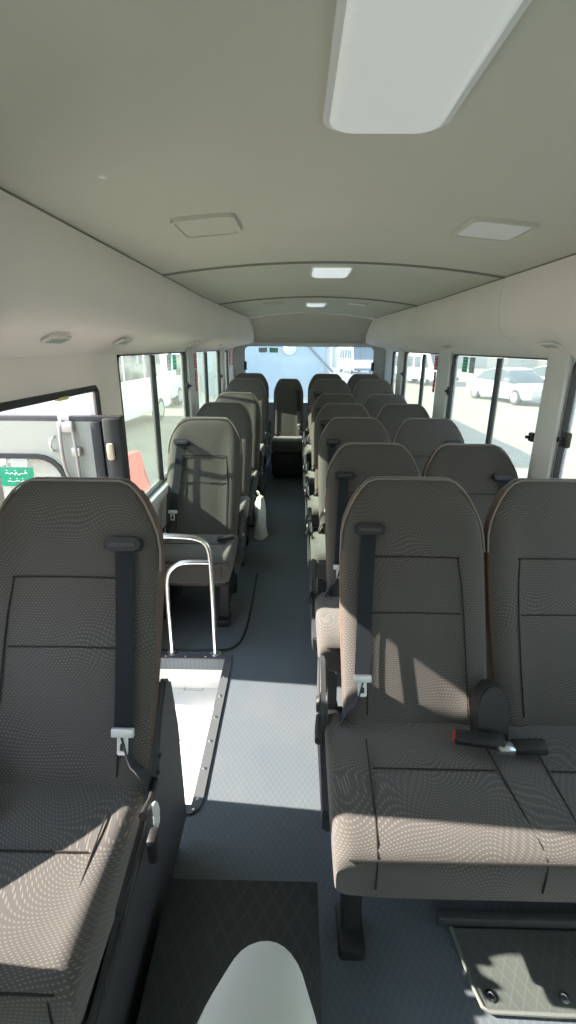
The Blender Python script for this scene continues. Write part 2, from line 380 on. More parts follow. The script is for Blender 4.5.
# side ducts (lining from ceiling edge down to the window tops)
def duct(s, ya, yb, k, part=None):
    def prof(y):
        h = hw(y)
        pts = [(h+0.0, 1.80), (h-0.005, 1.79), (h-0.012, 1.70), (h-0.005, 1.60), (h+0.012, 1.555), (h+0.04, 1.53), (h+0.08, 1.515), (HW-0.03, 1.475), (HW-0.001, 1.445), (HW-0.001, 1.80)]
        return [(CX+s*p, y, z) for p, z in pts]
    bm = nb(); n_ = max(2, int((yb-ya)/0.5)+1)
    loft(bm, [prof(ya+(yb-ya)*i/(n_-1)) for i in range(n_)])
    return obj('duct', bm, DUCT)
for s, nm in ((-1, 'left'), (1, 'right')):
    root = struct('trim_%d' % (41 if s < 0 else 42))
    for (a, b) in ((YF+0.01, 0.75), (0.753, 2.478), (2.482, 4.098), (4.102, 5.9), (5.9, 6.58)):
        o = duct(s, a, b, 0); o.name = 'duct_panel'; o.parent = root
    bm = nb(); tube(bm, [(CX+s*(hw(y)-0.002), y, 1.792) for y in (YF, 0, 2, 3.6, 4.6, 5.9)], 0.0045, 6); obj('shadow_gap', bm, GAP, root)
# rear header: curved panel above the back window, beige darkened to hold its shade
bm = nb(); rings = []
for t in range(7):
    a = t/6; y = 5.89+0.62*a; z0 = 1.0-a
    rings.append([(CX+(hw(5.9)-0.01)*(2*i/N-1), y, (cz(2*i/N-1)-0.01)*(1-a**1.4)+1.52*a**1.4) for i in range(N+1)])
loft(bm, rings, closed=False); bmesh.ops.solidify(bm, geom=bm.faces[:], thickness=-0.02); struct('wall_rear_header', bm, mat('header_lining', (0.42, 0.40, 0.34), 0.8))
bm = nb(); box(bm, XL, XR, 6.49, YR, 1.50, 1.56, 0.012); struct('trim_51', bm, WALLG)

# ------------------------------------------------------------------ ceiling fittings
def ceil_lamp(x, y, w_, l_, lab, name='ceiling_lamp', drop=0.02, lens=None):
    t = (x-CX)/0.8; z = cz(t)
    r = thing(name, lab, 'ceiling lamp', (x, y, z), 'square lamps along the ceiling')
    bm = nb(); prism(bm, rrect(0, 0, w_+0.02, l_+0.02, 0.04), 'z', -0.010, 0.004, 0.002); obj('bezel', bm, WHP, r)
    bm = nb(); loft(bm, [[(p[0], p[1], zz) for p in rrect(0, 0, w_-q, l_-q, 0.035)] for zz, q in ((-0.008, 0), (-drop*0.7, 0.004), (-drop*0.95, 0.018), (-drop, 0.035))]); obj('lens', bm, lens or LENS2, r)
ceil_lamp(0.148, 0.836, 0.195, 0.385, 'large white ceiling lamp with frosted lens, nearest the camera', lens=LENS3)
ceil_lamp(0.172, 2.75, 0.19, 0.30, 'bright white ceiling lamp just behind the first ceiling rib')
ceil_lamp(0.172, 4.75, 0.17, 0.30, 'small white ceiling lamp behind the second ceiling rib')
def ceil_vent(x, y, w_, l_, lab, tilt):
    t = (x-CX)/0.8; r = thing('ceiling_hatch', lab, 'ceiling panel', (x, y, cz(t)-0.002), 'flat pale panels in the ceiling'); r.rotation_euler = (0, tilt, 0)
    bm = nb(); ring_frame(bm, rrect(0, 0, w_, l_, 0.03), rrect(0, 0, w_-0.02, l_-0.02, 0.025), 'z', -0.010, 0.002); obj('rim', bm, CEIL, r)
    bm = nb(); prism(bm, rrect(0, 0, w_-0.024, l_-0.024, 0.02), 'z', -0.007, 0.002, 0.001); obj('cover', bm, WHP if x > 0 else CEIL, r)
ceil_vent(-0.28, 1.69, 0.19, 0.23, 'flat cream speaker panel in the ceiling left of the lamps, near the front', R(-5))
ceil_vent(0.61, 1.72, 0.20, 0.22, 'flat white speaker panel in the ceiling right of the lamps, near the front', R(5))
ceil_vent(-0.20, 4.55, 0.18, 0.2, 'small speaker panel in the ceiling left of the aisle, towards the rear', R(-5))
ceil_vent(0.52, 4.55, 0.18, 0.2, 'small speaker panel in the ceiling right of the aisle, towards the rear', R(5))
def louver(s, y, lab):
    x = CX+s*(HW-0.09); z = 1.50
    r = thing('air_vent', lab, 'air vent', (x, y, z-0.006), 'air vents under the overhead ducts'); r.rotation_euler = (0, s*R(24), 0)
    bm = nb(); ring_frame(bm, rrect(0, 0, 0.045, 0.13, 0.012), rrect(0, 0, 0.035, 0.12, 0.01), 'z', -0.003, 0.004); obj('vent_frame', bm, DUCT, r)
    for k in range(5):
        bm = nb(); box(bm, -0.017, 0.017, -0.052+k*0.024, -0.044+k*0.024, -0.004, 0.001, 0.001); obj('slat', bm, GREY, r)
for s, side in ((-1, 'left'), (1, 'right')):
    for y, wh in ((1.55, 'nearest the camera'), (2.15, 'second from the front'), (3.6, 'third from the front'), (4.9, 'fourth from the front')):
        louver(s, y, 'small dark-slatted air vent under the %s overhead duct, %s' % (side, wh))
bm = nb(); lathe(bm, [(0.001, 0), (0.008, -0.001), (0.010, 0.003)], 12)
o = obj('ceiling_screw', bm, WHP, None, loc=(-0.42, 1.2, cz(-0.73)-0.003)); tag(o, 'tiny white screw cap in the ceiling above the left duct, near the front', 'screw')

# ------------------------------------------------------------------ entrance door
dr = struct('door_1'); dr.location = (-1.1, 1.965, -0.3)
def P(name, bm, m, par=None):
    bmesh.ops.translate(bm, verts=bm.verts, vec=-Vector(dr.location)); return obj(name, bm, m, par or dr)
LZ = 1.205; LY0, LY1 = 1.985, 2.022
DOORP = mat('door_panel_paint', (0.30, 0.33, 0.30), 0.5, noise=0.04, nscale=6)
bm = nb(); ring_frame(bm, [(-0.84, LZ-0.02)]*6+[(-1.58, LZ-0.02)]*6+[(-1.58, -0.25)]*6+[(-0.84, -0.25)]*6, rrect(-1.19, 0.865, 0.42, 0.34, 0.11), 'y', LY0, LY1)
bmesh.ops.remove_doubles(bm, verts=bm.verts, dist=1e-5); P('door_panel', bm, DOORP)
bm = nb(); ring_frame(bm, rrect(-1.19, 0.865, 0.44, 0.36, 0.12), rrect(-1.19, 0.865, 0.40, 0.32, 0.10), 'y', LY0-0.01, LY1+0.01); P('window_seal', bm, RUB)
bm = nb(); prism(bm, rrect(-1.19, 0.865, 0.42, 0.34, 0.11), 'y', LY0+0.016, LY0+0.020); P('door_window_pane', bm, GLS)
bm = nb(); box(bm, -1.58, -0.72, LY0-0.004, LY1+0.004, LZ-0.022, LZ, 0.004); box(bm, -1.33, -1.27, LY0-0.012, LY0, LZ-0.02, LZ+0.014, 0.003); P('top_rail', bm, DGR)
bm = nb(); box(bm, -0.845, -0.80, LY0-0.012, LY1, -0.25, LZ-0.02, 0.008); P('rubber_edge', bm, RUB)
bm = nb(); box(bm, -0.79, -0.715, LY0-0.03, LY1+0.01, -0.25, LZ-0.005, 0.012); P('rubber_edge', bm, RUB)
bm = nb(); box(bm, -0.775, -0.745, LY0-0.05, LY0-0.025, 1.03, 1.10, 0.01); P('bumper', bm, mat('beige_bumper', (0.62, 0.56, 0.42), 0.6))
bm = nb()
tube(bm, [(-0.955, LY0-0.02, 1.19), (-0.965, LY0-0.03, 1.15), (-0.965, LY0-0.03, 1.0), (-0.95, LY0-0.02, 0.93)], 0.008, 8, 1)
tube(bm, [(-0.915, LY0-0.02, 1.15), (-0.905, LY0-0.03, 1.05), (-0.91, LY0-0.02, 0.93)], 0.007, 8, 1)
box(bm, -0.975, -0.91, LY0-0.03, LY0, 1.14, 1.185, 0.006); box(bm, -0.97, -0.88, LY0-0.02, LY0, 0.915, 0.94, 0.004); box(bm, -0.93, -0.89, LY0-0.03, LY0, 1.04, 1.08, 0.008)
box(bm, -0.975, -0.925, LY0-0.012, LY0+0.002, LZ-0.03, LZ+0.012, 0.003)
P('latch_mechanism', bm, mat('dull_metal', (0.42, 0.42, 0.42), 0.4, 0.8))
bm = nb(); tube(bm, [(-1.0, LY0-0.005, 1.06), (-1.01, LY0-0.03, 1.07), (-1.01, LY0-0.03, 1.11), (-1.0, LY0-0.005, 1.12)], 0.006, 8, 1); P('door_handle', bm, CHR)
bm = nb(); lathe(bm, [(0.001, 0.008), (0.02, 0.008), (0.024, 0)], 16, Matrix.Translation((-1.46, LY0, 0.96)) @ Matrix.Rotation(R(90), 4, 'X')); P('lock_cylinder', bm, CHR)
# green sticker lying on the door's round window
st = thing('emergency_sticker', 'green emergency notice with white lettering on the open door window', 'sticker', (-1.19, LY0+0.006, 0.95))
bm = nb(); box(bm, -0.11, 0.065, 0.006, 0.010, -0.052, 0.032, 0.0015); obj('backing', bm, GREEN, st)
def script_marks(bm, x0, x1, z, h, y, seed):
    rnd = random.Random(seed); x = x0
    while x < x1:
        l = rnd.uniform(0.5, 1.4)*h
        tube(bm, [(x, y, z), (x+l*0.3, y, z+rnd.uniform(-0.3, 0.2)*h), (x+l*0.7, y, z+rnd.uniform(-0.1, 0.5)*h), (x+l, y, z)], h*0.09, 5, 1)
        if rnd.random() < 0.6: box(bm, x+l*0.4, x+l*0.4+h*0.2, y-h*0.05, y+h*0.05, z+h*0.6, z+h*0.8)
        x += l*1.2
bm = nb(); script_marks(bm, -0.055, 0.04, 0.004, 0.02, 0.005, 1); script_marks(bm, -0.05, 0.035, -0.030, 0.018, 0.005, 2); obj('lettering', bm, WHP, st)
# dark seal round the door opening
bm = nb()
tube(bm, [(XL-0.005, 1.20, 1.315), (XL-0.005, 2.015, 1.315), (XL-0.005, 2.03, 1.30), (XL-0.005, 2.03, ZS)], 0.014, 8)
struct('trim_61', bm, RUB)
bm = nb(); box(bm, XL-0.012, XL+0.006, 1.68, 1.76, 1.295, 1.318, 0.004)
o = obj('door_catch', bm, mat('yellowed_tape', (0.55, 0.50, 0.22), 0.6)); tag(o, 'small yellowish catch on the dark seal above the door opening', 'catch')

# ------------------------------------------------------------------ stickers
def sticker(name, s, y, z, wy, hz, m, lab, cat='sticker', group=None, dx=0.018, marks=WHP, seed=0):
    x = (XL if s < 0 else XR)-s*dx*-1 if dx > 0 and False else (XL if s < 0 else XR)
    x = x + s*0.016 if dx > 0.01 else x - s*0.027
    r = thing(name, lab, cat, (x, y, z), group)
    bm = nb(); box(bm, -0.001, 0.001, -wy/2, wy/2, -hz/2, hz/2); obj('backing', bm, m, r, smooth=False)
    bm = nb(); rnd = random.Random(seed)
    for k in range(4):
        zz = hz*(0.36-0.22*k); l = wy*rnd.uniform(0.3, 0.6)
        box(bm, -s*0.0015-0.0006, -s*0.0015+0.0006, -l/2, l/2, zz-hz*0.018, zz+hz*0.018)
    obj('printed_lines', bm, marks, r, smooth=False)
for s, side in ((-1, 'left'), (1, 'right')):
    sticker('window_sticker', s, 3.45 if s < 0 else 3.50, 1.375, 0.10, 0.10, GREEN, 'green notice sticker at the top of the first long window on the %s' % side, seed=1)
    sticker('window_sticker', s, 3.30 if s < 0 else 3.36, 1.375, 0.10, 0.10, GRYS, 'grey notice sticker beside the green one on the first long window on the %s' % side, seed=2)
    sticker('hammer_sticker', s, 4.07 if s > 0 else 3.95, 1.37, 0.09, 0.11, REDS, 'upper red safety sticker on the second %s window pillar' % side, dx=0, seed=3)
    sticker('hammer_sticker', s, 4.07 if s > 0 else 3.95, 1.22, 0.06, 0.16, REDS, 'lower tall red safety sticker on the second %s window pillar' % side, dx=0, seed=4)
sticker('hammer_sticker', -1, 6.25, 1.36, 0.12, 0.20, REDS, 'red safety sticker beside the rear window at the left corner', dx=0, seed=5)
for dx_, m_, nm in ((-0.60, GRYS, 'grey'), (-0.46, GREEN, 'green')):
    r = thing('window_sticker', '%s notice sticker in the top left corner of the rear window' % nm, 'sticker', (CX+dx_, YR+0.012, 1.44))
    bm = nb(); box(bm, -0.055, 0.055, -0.002, 0.002, -0.03, 0.03); obj('backing', bm, m_, r, smooth=False)
    bm = nb(); [box(bm, -0.04, 0.04, -0.0035, -0.0025, z-0.004, z+0.004) for z in (0.012, -0.012)]; obj('printed_lines', bm, WHP, r, smooth=False)

# ------------------------------------------------------------------ seats (they face the camera, -Y)
def sup(c, p): return math.copysign(abs(c)**p, c)
def backrest_bm(cx, W=0.455, top=1.09, y_top=0.0, y_bot=-0.345, z_bot=0.37, th=0.085):
    bm = nb(); rings = []; n_ = 40
    hgt = top-z_bot
    prof = [(0.0, 0.90, 0.75), (0.03, 0.95, 0.95), (0.15, 0.965, 1.0), (0.4, 0.99, 1.0), (0.65, 1.0, 1.0), (0.76, 0.985, 0.97), (0.82, 0.95, 0.93), (0.87, 0.885, 0.88), (0.92, 0.80, 0.80), (0.955, 0.72, 0.70), (0.98, 0.64, 0.55), (0.994, 0.58, 0.38), (1.0, 0.50, 0.15)]
    for v, wf, tf in prof:
        z = z_bot+hgt*v; yc = y_bot+(y_top-y_bot)*v + (0.015*math.sin(v*math.pi)) ; w2 = W/2*wf; t2 = th/2*tf
        ring = []
        for k in range(n_):
            a = 2*math.pi*k/n_; x = w2*sup(math.cos(a), 0.55); y = t2*sup(math.sin(a), 0.5)
            u = abs(x)/(W/2)
            if y < 0:
                bolster = max(0, 1-((u-0.80)/0.22)**2)*0.016*min(1, (0.97-v)*4) if v < 0.97 else 0
                y -= bolster
                y += 0.008*(1-u)*math.exp(-((v-0.36)/0.06)**2)*0  # flat
            ring.append((cx+x, yc+th/2+y, z))
        rings.append(ring)
    return loft(bm, rings)
def surf_y(v, y_top=0.0, y_bot=-0.345): return y_bot+(y_top-y_bot)*v+0.015*math.sin(v*math.pi)
def bp(cx, u, v, off=0.0, z_bot=0.37, top=1.09):
    """point on the front face of a backrest"""
    W2 = 0.2275; b = max(0, 1-((abs(u)-0.80)/0.22)**2)*0.016 if v < 0.9 else 0
    return (cx+u*W2, surf_y(v)-b-off, z_bot+(top-z_bot)*v)
def cushion_bm(x0, x1, y0=-0.74, y1=-0.27, ztop=0.435, zb=0.30):
    bm = nb(); rings = []; cx = (x0+x1)/2; w2 = (x1-x0)/2; n_ = 48
    for t, s_, dz in ((0, 0.80, -0.010), (0.012, 0.92, -0.004), (0.04, 0.99, 0.0), (0.14, 1.0, 0.004), (0.3, 1.0, 0.002), (0.6, 1.0, -0.006), (0.9, 1.0, -0.012), (1.0, 0.95, -0.016)):
        y = y0+(y1-y0)*t; ring = []
        for k in range(n_):
            a = 2*math.pi*k/n_; x = w2*sup(math.cos(a), 0.26)*(1-0.03*(1-s_)); zz = sup(math.sin(a), 0.33)
            h2 = (ztop-zb)/2*s_; z = (ztop+zb)/2+dz*0.5+zz*h2
            if zz > 0.3: z += dz + 0.008*math.exp(-((abs(x)-w2+0.03)/0.03)**2)
            ring.append((cx+x, y, z))
        rings.append(ring)
    return loft(bm, rings)

def belt_set(root, cx, side, brk):
    """guide on the shoulder, webbing down to the hip, tongue; side = -1 (left in view) / +1"""
    W2 = 0.2275; u = side*0.62
    gx, gy, gz = bp(cx, u, 0.80)
    bm = nb(); tilt = Matrix.Translation((gx, gy-0.004, gz)) @ Matrix.Rotation(R(-25), 4, 'X')
    prism(bm, rrect(0, 0, 0.092, 0.034, 0.012), 'y', -0.018, 0.008, 0.004); bmesh.ops.transform(bm, matrix=tilt, verts=bm.verts)
    gd = obj('belt_guide', bm, BLK, brk)
    bm = nb(); prism(bm, rrect(0, -0.001, 0.066, 0.009, 0.004), 'y', -0.020, -0.016); bmesh.ops.transform(bm, matrix=tilt, verts=bm.verts); obj('guide_slot', bm, DGR, gd)
    bm = nb(); pts = [bp(cx, u, 0.795, 0.010), bp(cx, u+side*0.02, 0.76, 0.012), bp(cx, u+side*0.07, 0.5, 0.014), bp(cx, u+side*0.12, 0.25, 0.022)]
    vr = []
    for (x, y, z) in pts:
        vr.append([bm.verts.new((x-0.023, y, z)), bm.verts.new((x+0.023, y, z))])
    for a, b in zip(vr[:-1], vr[1:]): bm.faces.new((a[0], a[1], b[1], b[0]))
    bmesh.ops.solidify(bm, geom=bm.faces[:], thickness=0.003)
    bl = obj('belt_webbing', bm, BELT, brk, smooth=False)
    x, y, z = pts[-1]
    bm = nb(); box(bm, -0.027, 0.027, -0.008, 0.006, -0.008, 0.014, 0.004); ring_frame(bm, rrect(0, -0.028, 0.026, 0.045, 0.005), rrect(0, -0.032, 0.012, 0.018, 0.003), 'y', -0.002, 0.002)
    bmesh.ops.transform(bm, matrix=Matrix.Translation((x, y-0.006, z)) @ Matrix.Rotation(R(-20), 4, 'X'), verts=bm.verts); obj('belt_tongue', bm, SILV, bl)
    bm = nb(); ex = cx+side*0.222
    tube(bm, [(x, y+0.004, z-0.01), (x+side*0.02, y-0.02, z-0.08), (ex, -0.33, 0.47), (ex+side*0.012, -0.31, 0.38)], 0.02, 6, 2, sq=(0.0015, 0.021)); obj('lap_webbing', bm, BELT, bl)

def buckle(root, x, y, z, rz, btn=True, L=0.10):
    mt = Matrix.Translation((x, y, z)) @ Matrix.Rotation(rz, 4, 'Z') @ Matrix.Rotation(R(-8), 4, 'Y')
    bm = nb(); box(bm, -L/2, L/2, -0.022, 0.022, -0.011, 0.011, 0.006); bmesh.ops.transform(bm, matrix=mt, verts=bm.verts); b = obj('belt_buckle', bm, BLK, root)
    if btn:
        bm = nb(); box(bm, -L/2-0.004, -L/2+0.010, -0.017, 0.017, -0.009, 0.009, 0.003); bmesh.ops.transform(bm, matrix=mt, verts=bm.verts); obj('release_button', bm, RED, b)
    return b

def seat_unit(label, loc, xs, belts, aisle, wall, group, name, detail=True, lift=0.0, base='leg', wide=True):
    """xs = x centres of the backrests (local); belts = side per backrest; aisle = local x of aisle-side edge, its sign outward; wall = local x towards wall"""
    root = thing(name, label, 'seat', loc, group)
    W = 0.455
    x0, x1 = min(xs)-W/2, max(xs)+W/2
    ext = 0.05 if len(xs) == 2 and wide else 0.0
    cu = obj('cushion', cushion_bm(x0-ext, x1), FAB, root)
    if detail:
        bm = nb()
        for cx in xs:
            for s_ in (-1, 1):
                tube(bm, [(cx+s_*0.165, -0.40, 0.430), (cx+s_*0.172, -0.55, 0.436), (cx+s_*0.178, -0.66, 0.440), (cx+s_*0.185, -0.728, 0.434), (cx+s_*0.185, -0.742, 0.40), (cx+s_*0.185, -0.742, 0.34)], 0.0022, 5, 1)
            tube(bm, [(cx-0.16, -0.50, 0.4325), (cx+0.16, -0.50, 0.4325)], 0.002, 5)
        tube(bm, [(x0-ext+0.03, -0.737, 0.421), (x1-0.03, -0.737, 0.421)], 0.0025, 5)
        obj('seam', bm, SEAM, cu)
    # seat pan under the cushion
    bm = nb(); box(bm, x0+0.02, x1-0.02, -0.71, -0.25, 0.265, 0.32, 0.012); obj('seat_pan', bm, BLK, root)
    for cx, bs in zip(xs, belts):
        b = obj('backrest', backrest_bm(cx), FAB, root)
        # plain side border of the backrest, wraps the edge
        bm = nb(); rings = []
        for v, wf in ((0.03, 0.955), (0.15, 0.967), (0.4, 0.992), (0.65, 1.002), (0.76, 0.99), (0.82, 0.957), (0.87, 0.893), (0.92, 0.808), (0.955, 0.728), (0.98, 0.645)):
            pass
        for s_ in (-1, 1):
            rings = []
            for v, wf, tf in ((0.02, 0.955, 0.9), (0.15, 0.972, 1), (0.4, 0.998, 1), (0.65, 1.007, 1), (0.76, 0.993, .97), (0.82, 0.96, .93), (0.87, 0.896, .88), (0.92, 0.812, .8), (0.955, 0.73, .7)):
                y = surf_y(v)+0.0425; z = 0.37+0.72*v; x = cx+s_*W/2*wf; h_ = 0.034*tf
                rings.append([(x-s_*0.012, y-h_, z), (x, y-h_*0.6, z), (x+s_*0.001, y, z), (x, y+h_*0.6, z), (x-s_*0.012, y+h_, z), (x-s_*0.02, y, z)])
            loft(bm, rings)
        obj('side_border', bm, FABB, b)
        if detail:
            bm = nb()
            for s_ in (-1, 1): tube(bm, [bp(cx, s_*u, v, 0.0008) for u, v in ((0.66, 0.10), (0.66, 0.3), (0.65, 0.55), (0.60, 0.69))], 0.0022, 5, 1)
            for v in (0.47, 0.69): tube(bm, [bp(cx, -0.62, v, 0.0), bp(cx, 0, v, 0.001), bp(cx, 0.62, v, 0.0)], 0.0022, 5)
            obj('seam', bm, SEAM, b)
        # piping over the top edge
        bm = nb(); pts = []
        for u, v in ((1.0, 0.70), (0.99, 0.77), (0.95, 0.825), (0.885, 0.872), (0.80, 0.922), (0.72, 0.957), (0.62, 0.985), (0.5, 0.998)):
            pts.append((cx-u*W/2, surf_y(v)+0.018, 0.37+0.72*v+0.001))
        pts = pts+[(2*cx-p[0], p[1], p[2]) for p in pts[::-1]]
        tube(bm, pts, 0.0032, 6); obj('piping', bm, PIPE, b)
        if bs: belt_set(root, cx, bs, b)
    # aisle-side plastic shield with recliner, leg and foot
    if not wide and len(xs) == 1:
        bm = nb(); box(bm, x0+0.005, x1, -0.68, -0.18, 0.0, 0.27, 0.012); obj('base_box', bm, BLK, root)
        return root, cu
    sg = 1 if aisle > (x0+x1)/2 else -1; xe = x1 if sg > 0 else x0-ext+0.012
    bm = nb(); prism(bm, [(-0.56, 0.27), (-0.16, 0.27), (-0.14, 0.42), (-0.13, 0.52), (-0.19, 0.54), (-0.26, 0.47), (-0.33, 0.38), (-0.56, 0.34)], 'x', min(xe+sg*0.001, xe+sg*0.028), max(xe+sg*0.001, xe+sg*0.028), 0.006)
    sh = obj('side_shield', bm, DGR, root)
    bm = nb(); lathe(bm, [(0.001, 0.008), (0.022, 0.008), (0.028, 0.0)], 18, Matrix.Translation((xe+sg*0.028, -0.26, 0.43)) @ Matrix.Rotation(sg*R(90), 4, 'Y')); obj('recliner_cap', bm, BLK, sh)
    bm = nb(); tube(bm, [(xe+sg*0.03, -0.30, 0.42), (xe+sg*0.036, -0.36, 0.425), (xe+sg*0.036, -0.42, 0.44)], [0.008, 0.008, 0.011], 8); obj('recliner_lever', bm, BLK, sh)
    if base == 'leg':
        lx = xe-sg*0.05
        bm = nb(); prism(bm, [(-0.66, 0.0), (-0.60, 0.0), (-0.60, 0.10), (-0.30, 0.10), (-0.30, 0.0), (-0.22, 0.0), (-0.26, 0.28), (-0.62, 0.28)], 'x', lx-0.025, lx+0.025, 0.004); obj('leg', bm, BLK, root)
        bm = nb(); box(bm, lx-0.035, lx+0.035, -0.70, -0.58, 0, 0.045, 0.012); obj('foot_cover', bm, BLK, root)
        wx = x1-0.06 if sg < 0 else x0+0.06
        bm = nb(); box(bm, wx-0.02, wx+0.02, -0.62, -0.26, 0.0, 0.28, 0.006); obj('leg', bm, BLK, root)
        bm = nb(); box(bm, min(lx, wx), max(lx, wx), -0.60, -0.57, 0.22, 0.27, 0.005); box(bm, min(lx, wx), max(lx, wx), -0.36, -0.33, 0.22, 0.27, 0.005); obj('cross_bar', bm, BLK, root)
    else:
        bm = nb(); box(bm, x0+0.005, x1+0.0, -0.68, -0.18, 0.0, 0.27, 0.012); obj('base_box', bm, BLK, root)
    return root, cu

WD = 0.455
rowsR = [1.49, 2.30, 3.08, 3.85, 4.62, 5.44]
lift = [0, 0, 0, 0, 0, 0.09]
ordn = ['second', 'third', 'fourth', 'fifth']
labsR = ['twin patterned grey seat nearest the camera, right of the aisle, sun on its cushion edge',
         'twin grey seat right of the aisle, directly behind the nearest twin seat',
         'third twin grey seat from the front, right of the aisle',
         'fourth twin grey seat from the front, right of the aisle',
         'fifth twin grey seat from the front, right of the aisle',
         'sixth twin grey seat from the front on a raised floor, right of the aisle']
x_in = 0.15
XT = [x_in+WD/2, x_in+WD+0.012+WD/2]
for i, y in enumerate(rowsR):
    root, cu = seat_unit(labsR[i], (x_in+WD, y, lift[i]), [-WD/2, WD/2+0.012], (-1, 1), -WD, 0, 'twin seats along the right of the aisle', 'twin_seat', detail=(i < 3))
    root.scale.z = [0.992, 0.955, 0.97, 0.975, 0.98, 0.97][i]
    # inner fold-down bracket between the two backs
    bm = nb(); pr = [(0.045, 0.0), (0.045, 0.10), (0.038, 0.14), (0.02, 0.165), (0.0, 0.172), (-0.02, 0.165), (-0.038, 0.14), (-0.045, 0.10), (-0.045, 0.0)]
    prism(bm, pr, 'y', -0.03, 0.03, 0.006); bmesh.ops.transform(bm, matrix=Matrix.Translation((-0.035, -0.380, 0.415)) @ Matrix.Rotation(R(-20), 4, 'X'), verts=bm.verts)
    obj('hinge_cover', bm, BLK, root)
    if i < 3:
        b = buckle(root, -0.085, -0.425, 0.462, R(-18), True, 0.13); buckle(root, 0.045, -0.44, 0.455, R(-6), False, 0.09)
        bm = nb(); box(bm, -0.05, -0.005, -0.475, -0.44, 0.455, 0.475, 0.005); obj('buckle_clip', bm, CHR, root)
# left singles
labsL = ['single patterned grey seat in the left foreground beside the step well, half out of frame',
         'single grey seat by the left window, behind the chrome handrail',
         'single grey seat left of the aisle with a diagonal shadow across its back',
         'single grey seat left of the aisle, fourth from the front',
         'single grey seat left of the aisle, last one before the rear row']
rowsL = [(1.18, -0.340-WD/2, 0.06, 1), (3.02, -0.335-WD/2, 0, -1), (3.80, -0.335-WD/2, 0, -1), (4.60, -0.325-WD/2, 0.0, -1), (5.44, -0.32-WD/2, 0.09, -1)]
for i, (y, xc, lf, bs) in enumerate(rowsL):
    root, cu = seat_unit(labsL[i], (xc, y, lf), [0], (bs,), WD/2, 0, 'single seats along the left of the aisle', 'single_seat', detail=(i < 3), base='leg' if i else 'box')
    root.scale.z = [1.0, 0.97, 0.98, 0.985, 0.97][i]
    if i == 5: pass
    if i == 0:
        root.location.z = 0.06; root.scale.y = 0.95
        bm = nb(); box(bm, -WD/2+0.01, WD/2-0.004, -0.72, -0.10, -0.06, 0.26, 0.015); obj('side_console', bm, DGR, root)
        bm = nb(); prism(bm, [(-0.74, 0.0), (-0.04, 0.0), (-0.06, 0.38), (-0.09, 0.56), (-0.14, 0.595), (-0.20, 0.54), (-0.27, 0.42), (-0.40, 0.34), (-0.74, 0.29)], 'x', WD/2-0.014, WD/2+0.010, 0.008); obj('side_panel', bm, DGR, root)
        for ch in root.children:
            if ch.name.startswith('side_shield'): ch.location.x = -0.020
            if ch.name.startswith('cushion'): ch.scale.x = 0.955
        bb = buckle(root, -0.150, -0.42, 0.485, R(200), True, 0.11)
        bm = nb(); box(bm, -0.225, -0.155, -0.43, -0.36, 0.42, 0.56, 0.025, 3); obj('hinge_cover', bm, BLK, root)
        bm = nb(); prism(bm, [(0.035*math.cos(R(a))-0.40, 0.40+0.05*math.sin(R(a))) for a in range(-40, 100, 14)]+[(-0.40, 0.37)], 'x', WD/2+0.029, WD/2+0.036, 0.002)
        obj('anchor_cover', bm, WHP, root)
        bm = nb(); box(bm, WD/2+0.026, WD/2+0.046, -0.45, -0.41, 0.33, 0.40, 0.006); obj('anchor_bolt', bm, BLK, root)
    if i == 1:
        buckle(root, 0.17, -0.45, 0.452, R(5), False, 0.10)
# rear row
seat_unit('twin grey seat of the rearmost row, right of the aisle under the rear window', (x_in+WD, 6.17, 0.08), [-WD/2, WD/2+0.012], (-1, 1), -WD, 0, None, 'twin_seat', detail=False, wide=False)
seat_unit('single grey seat of the rearmost row, at the left window', (-0.335-WD/2, 6.17, 0.08), [0], (0,), WD/2, 0, None, 'single_seat', detail=False)
ae, _c = seat_unit('single grey seat at the far end of the aisle, facing straight forward', (-0.090, 6.17, 0.05), [0], (1,), WD/2, 0, None, 'aisle_end_seat', detail=False, base='box', wide=False)
ae.scale = (0.80, 1, 0.97)

# ------------------------------------------------------------------ chrome handrail by the steps
hr = thing('handrail', 'bent chrome tube handrail behind the step well, left of the aisle', 'handrail', (-0.39, 2.07, 0))
bm = nb(); tube(bm, [(0, 0, 0.005), (0, 0, 0.3), (0, 0, 0.52), (-0.01, 0, 0.60), (-0.05, 0, 0.635), (-0.12, 0, 0.645), (-0.30, 0, 0.645), (-0.42, 0, 0.645)], 0.0125, 12, 2); obj('upper_tube', bm, CHR, hr)
bm = nb(); tube(bm, [(-0.0, 0, 0.515), (-0.12, 0, 0.515), (-0.17, 0, 0.50), (-0.215, 0, 0.45), (-0.22, 0, 0.3), (-0.22, 0, 0.005)], 0.0115, 12, 2); obj('lower_tube', bm, CHR, hr)
for x in (0, -0.22):
    bm = nb(); lathe(bm, [(0.03, 0.0), (0.03, 0.006), (0.017, 0.010), (0.015, 0.03)], 20, Matrix.Translation((x, 0, 0.0))); f = obj('foot_flange', bm, CHR, hr)
    for a in (40, 160, 280):
        bm = nb(); lathe(bm, [(0.0045, 0.005), (0.0045, 0.011), (0.001, 0.012)], 8, Matrix.Translation((x+0.023*math.cos(R(a)), 0.023*math.sin(R(a)), 0))); obj('screw', bm, CHR, f)

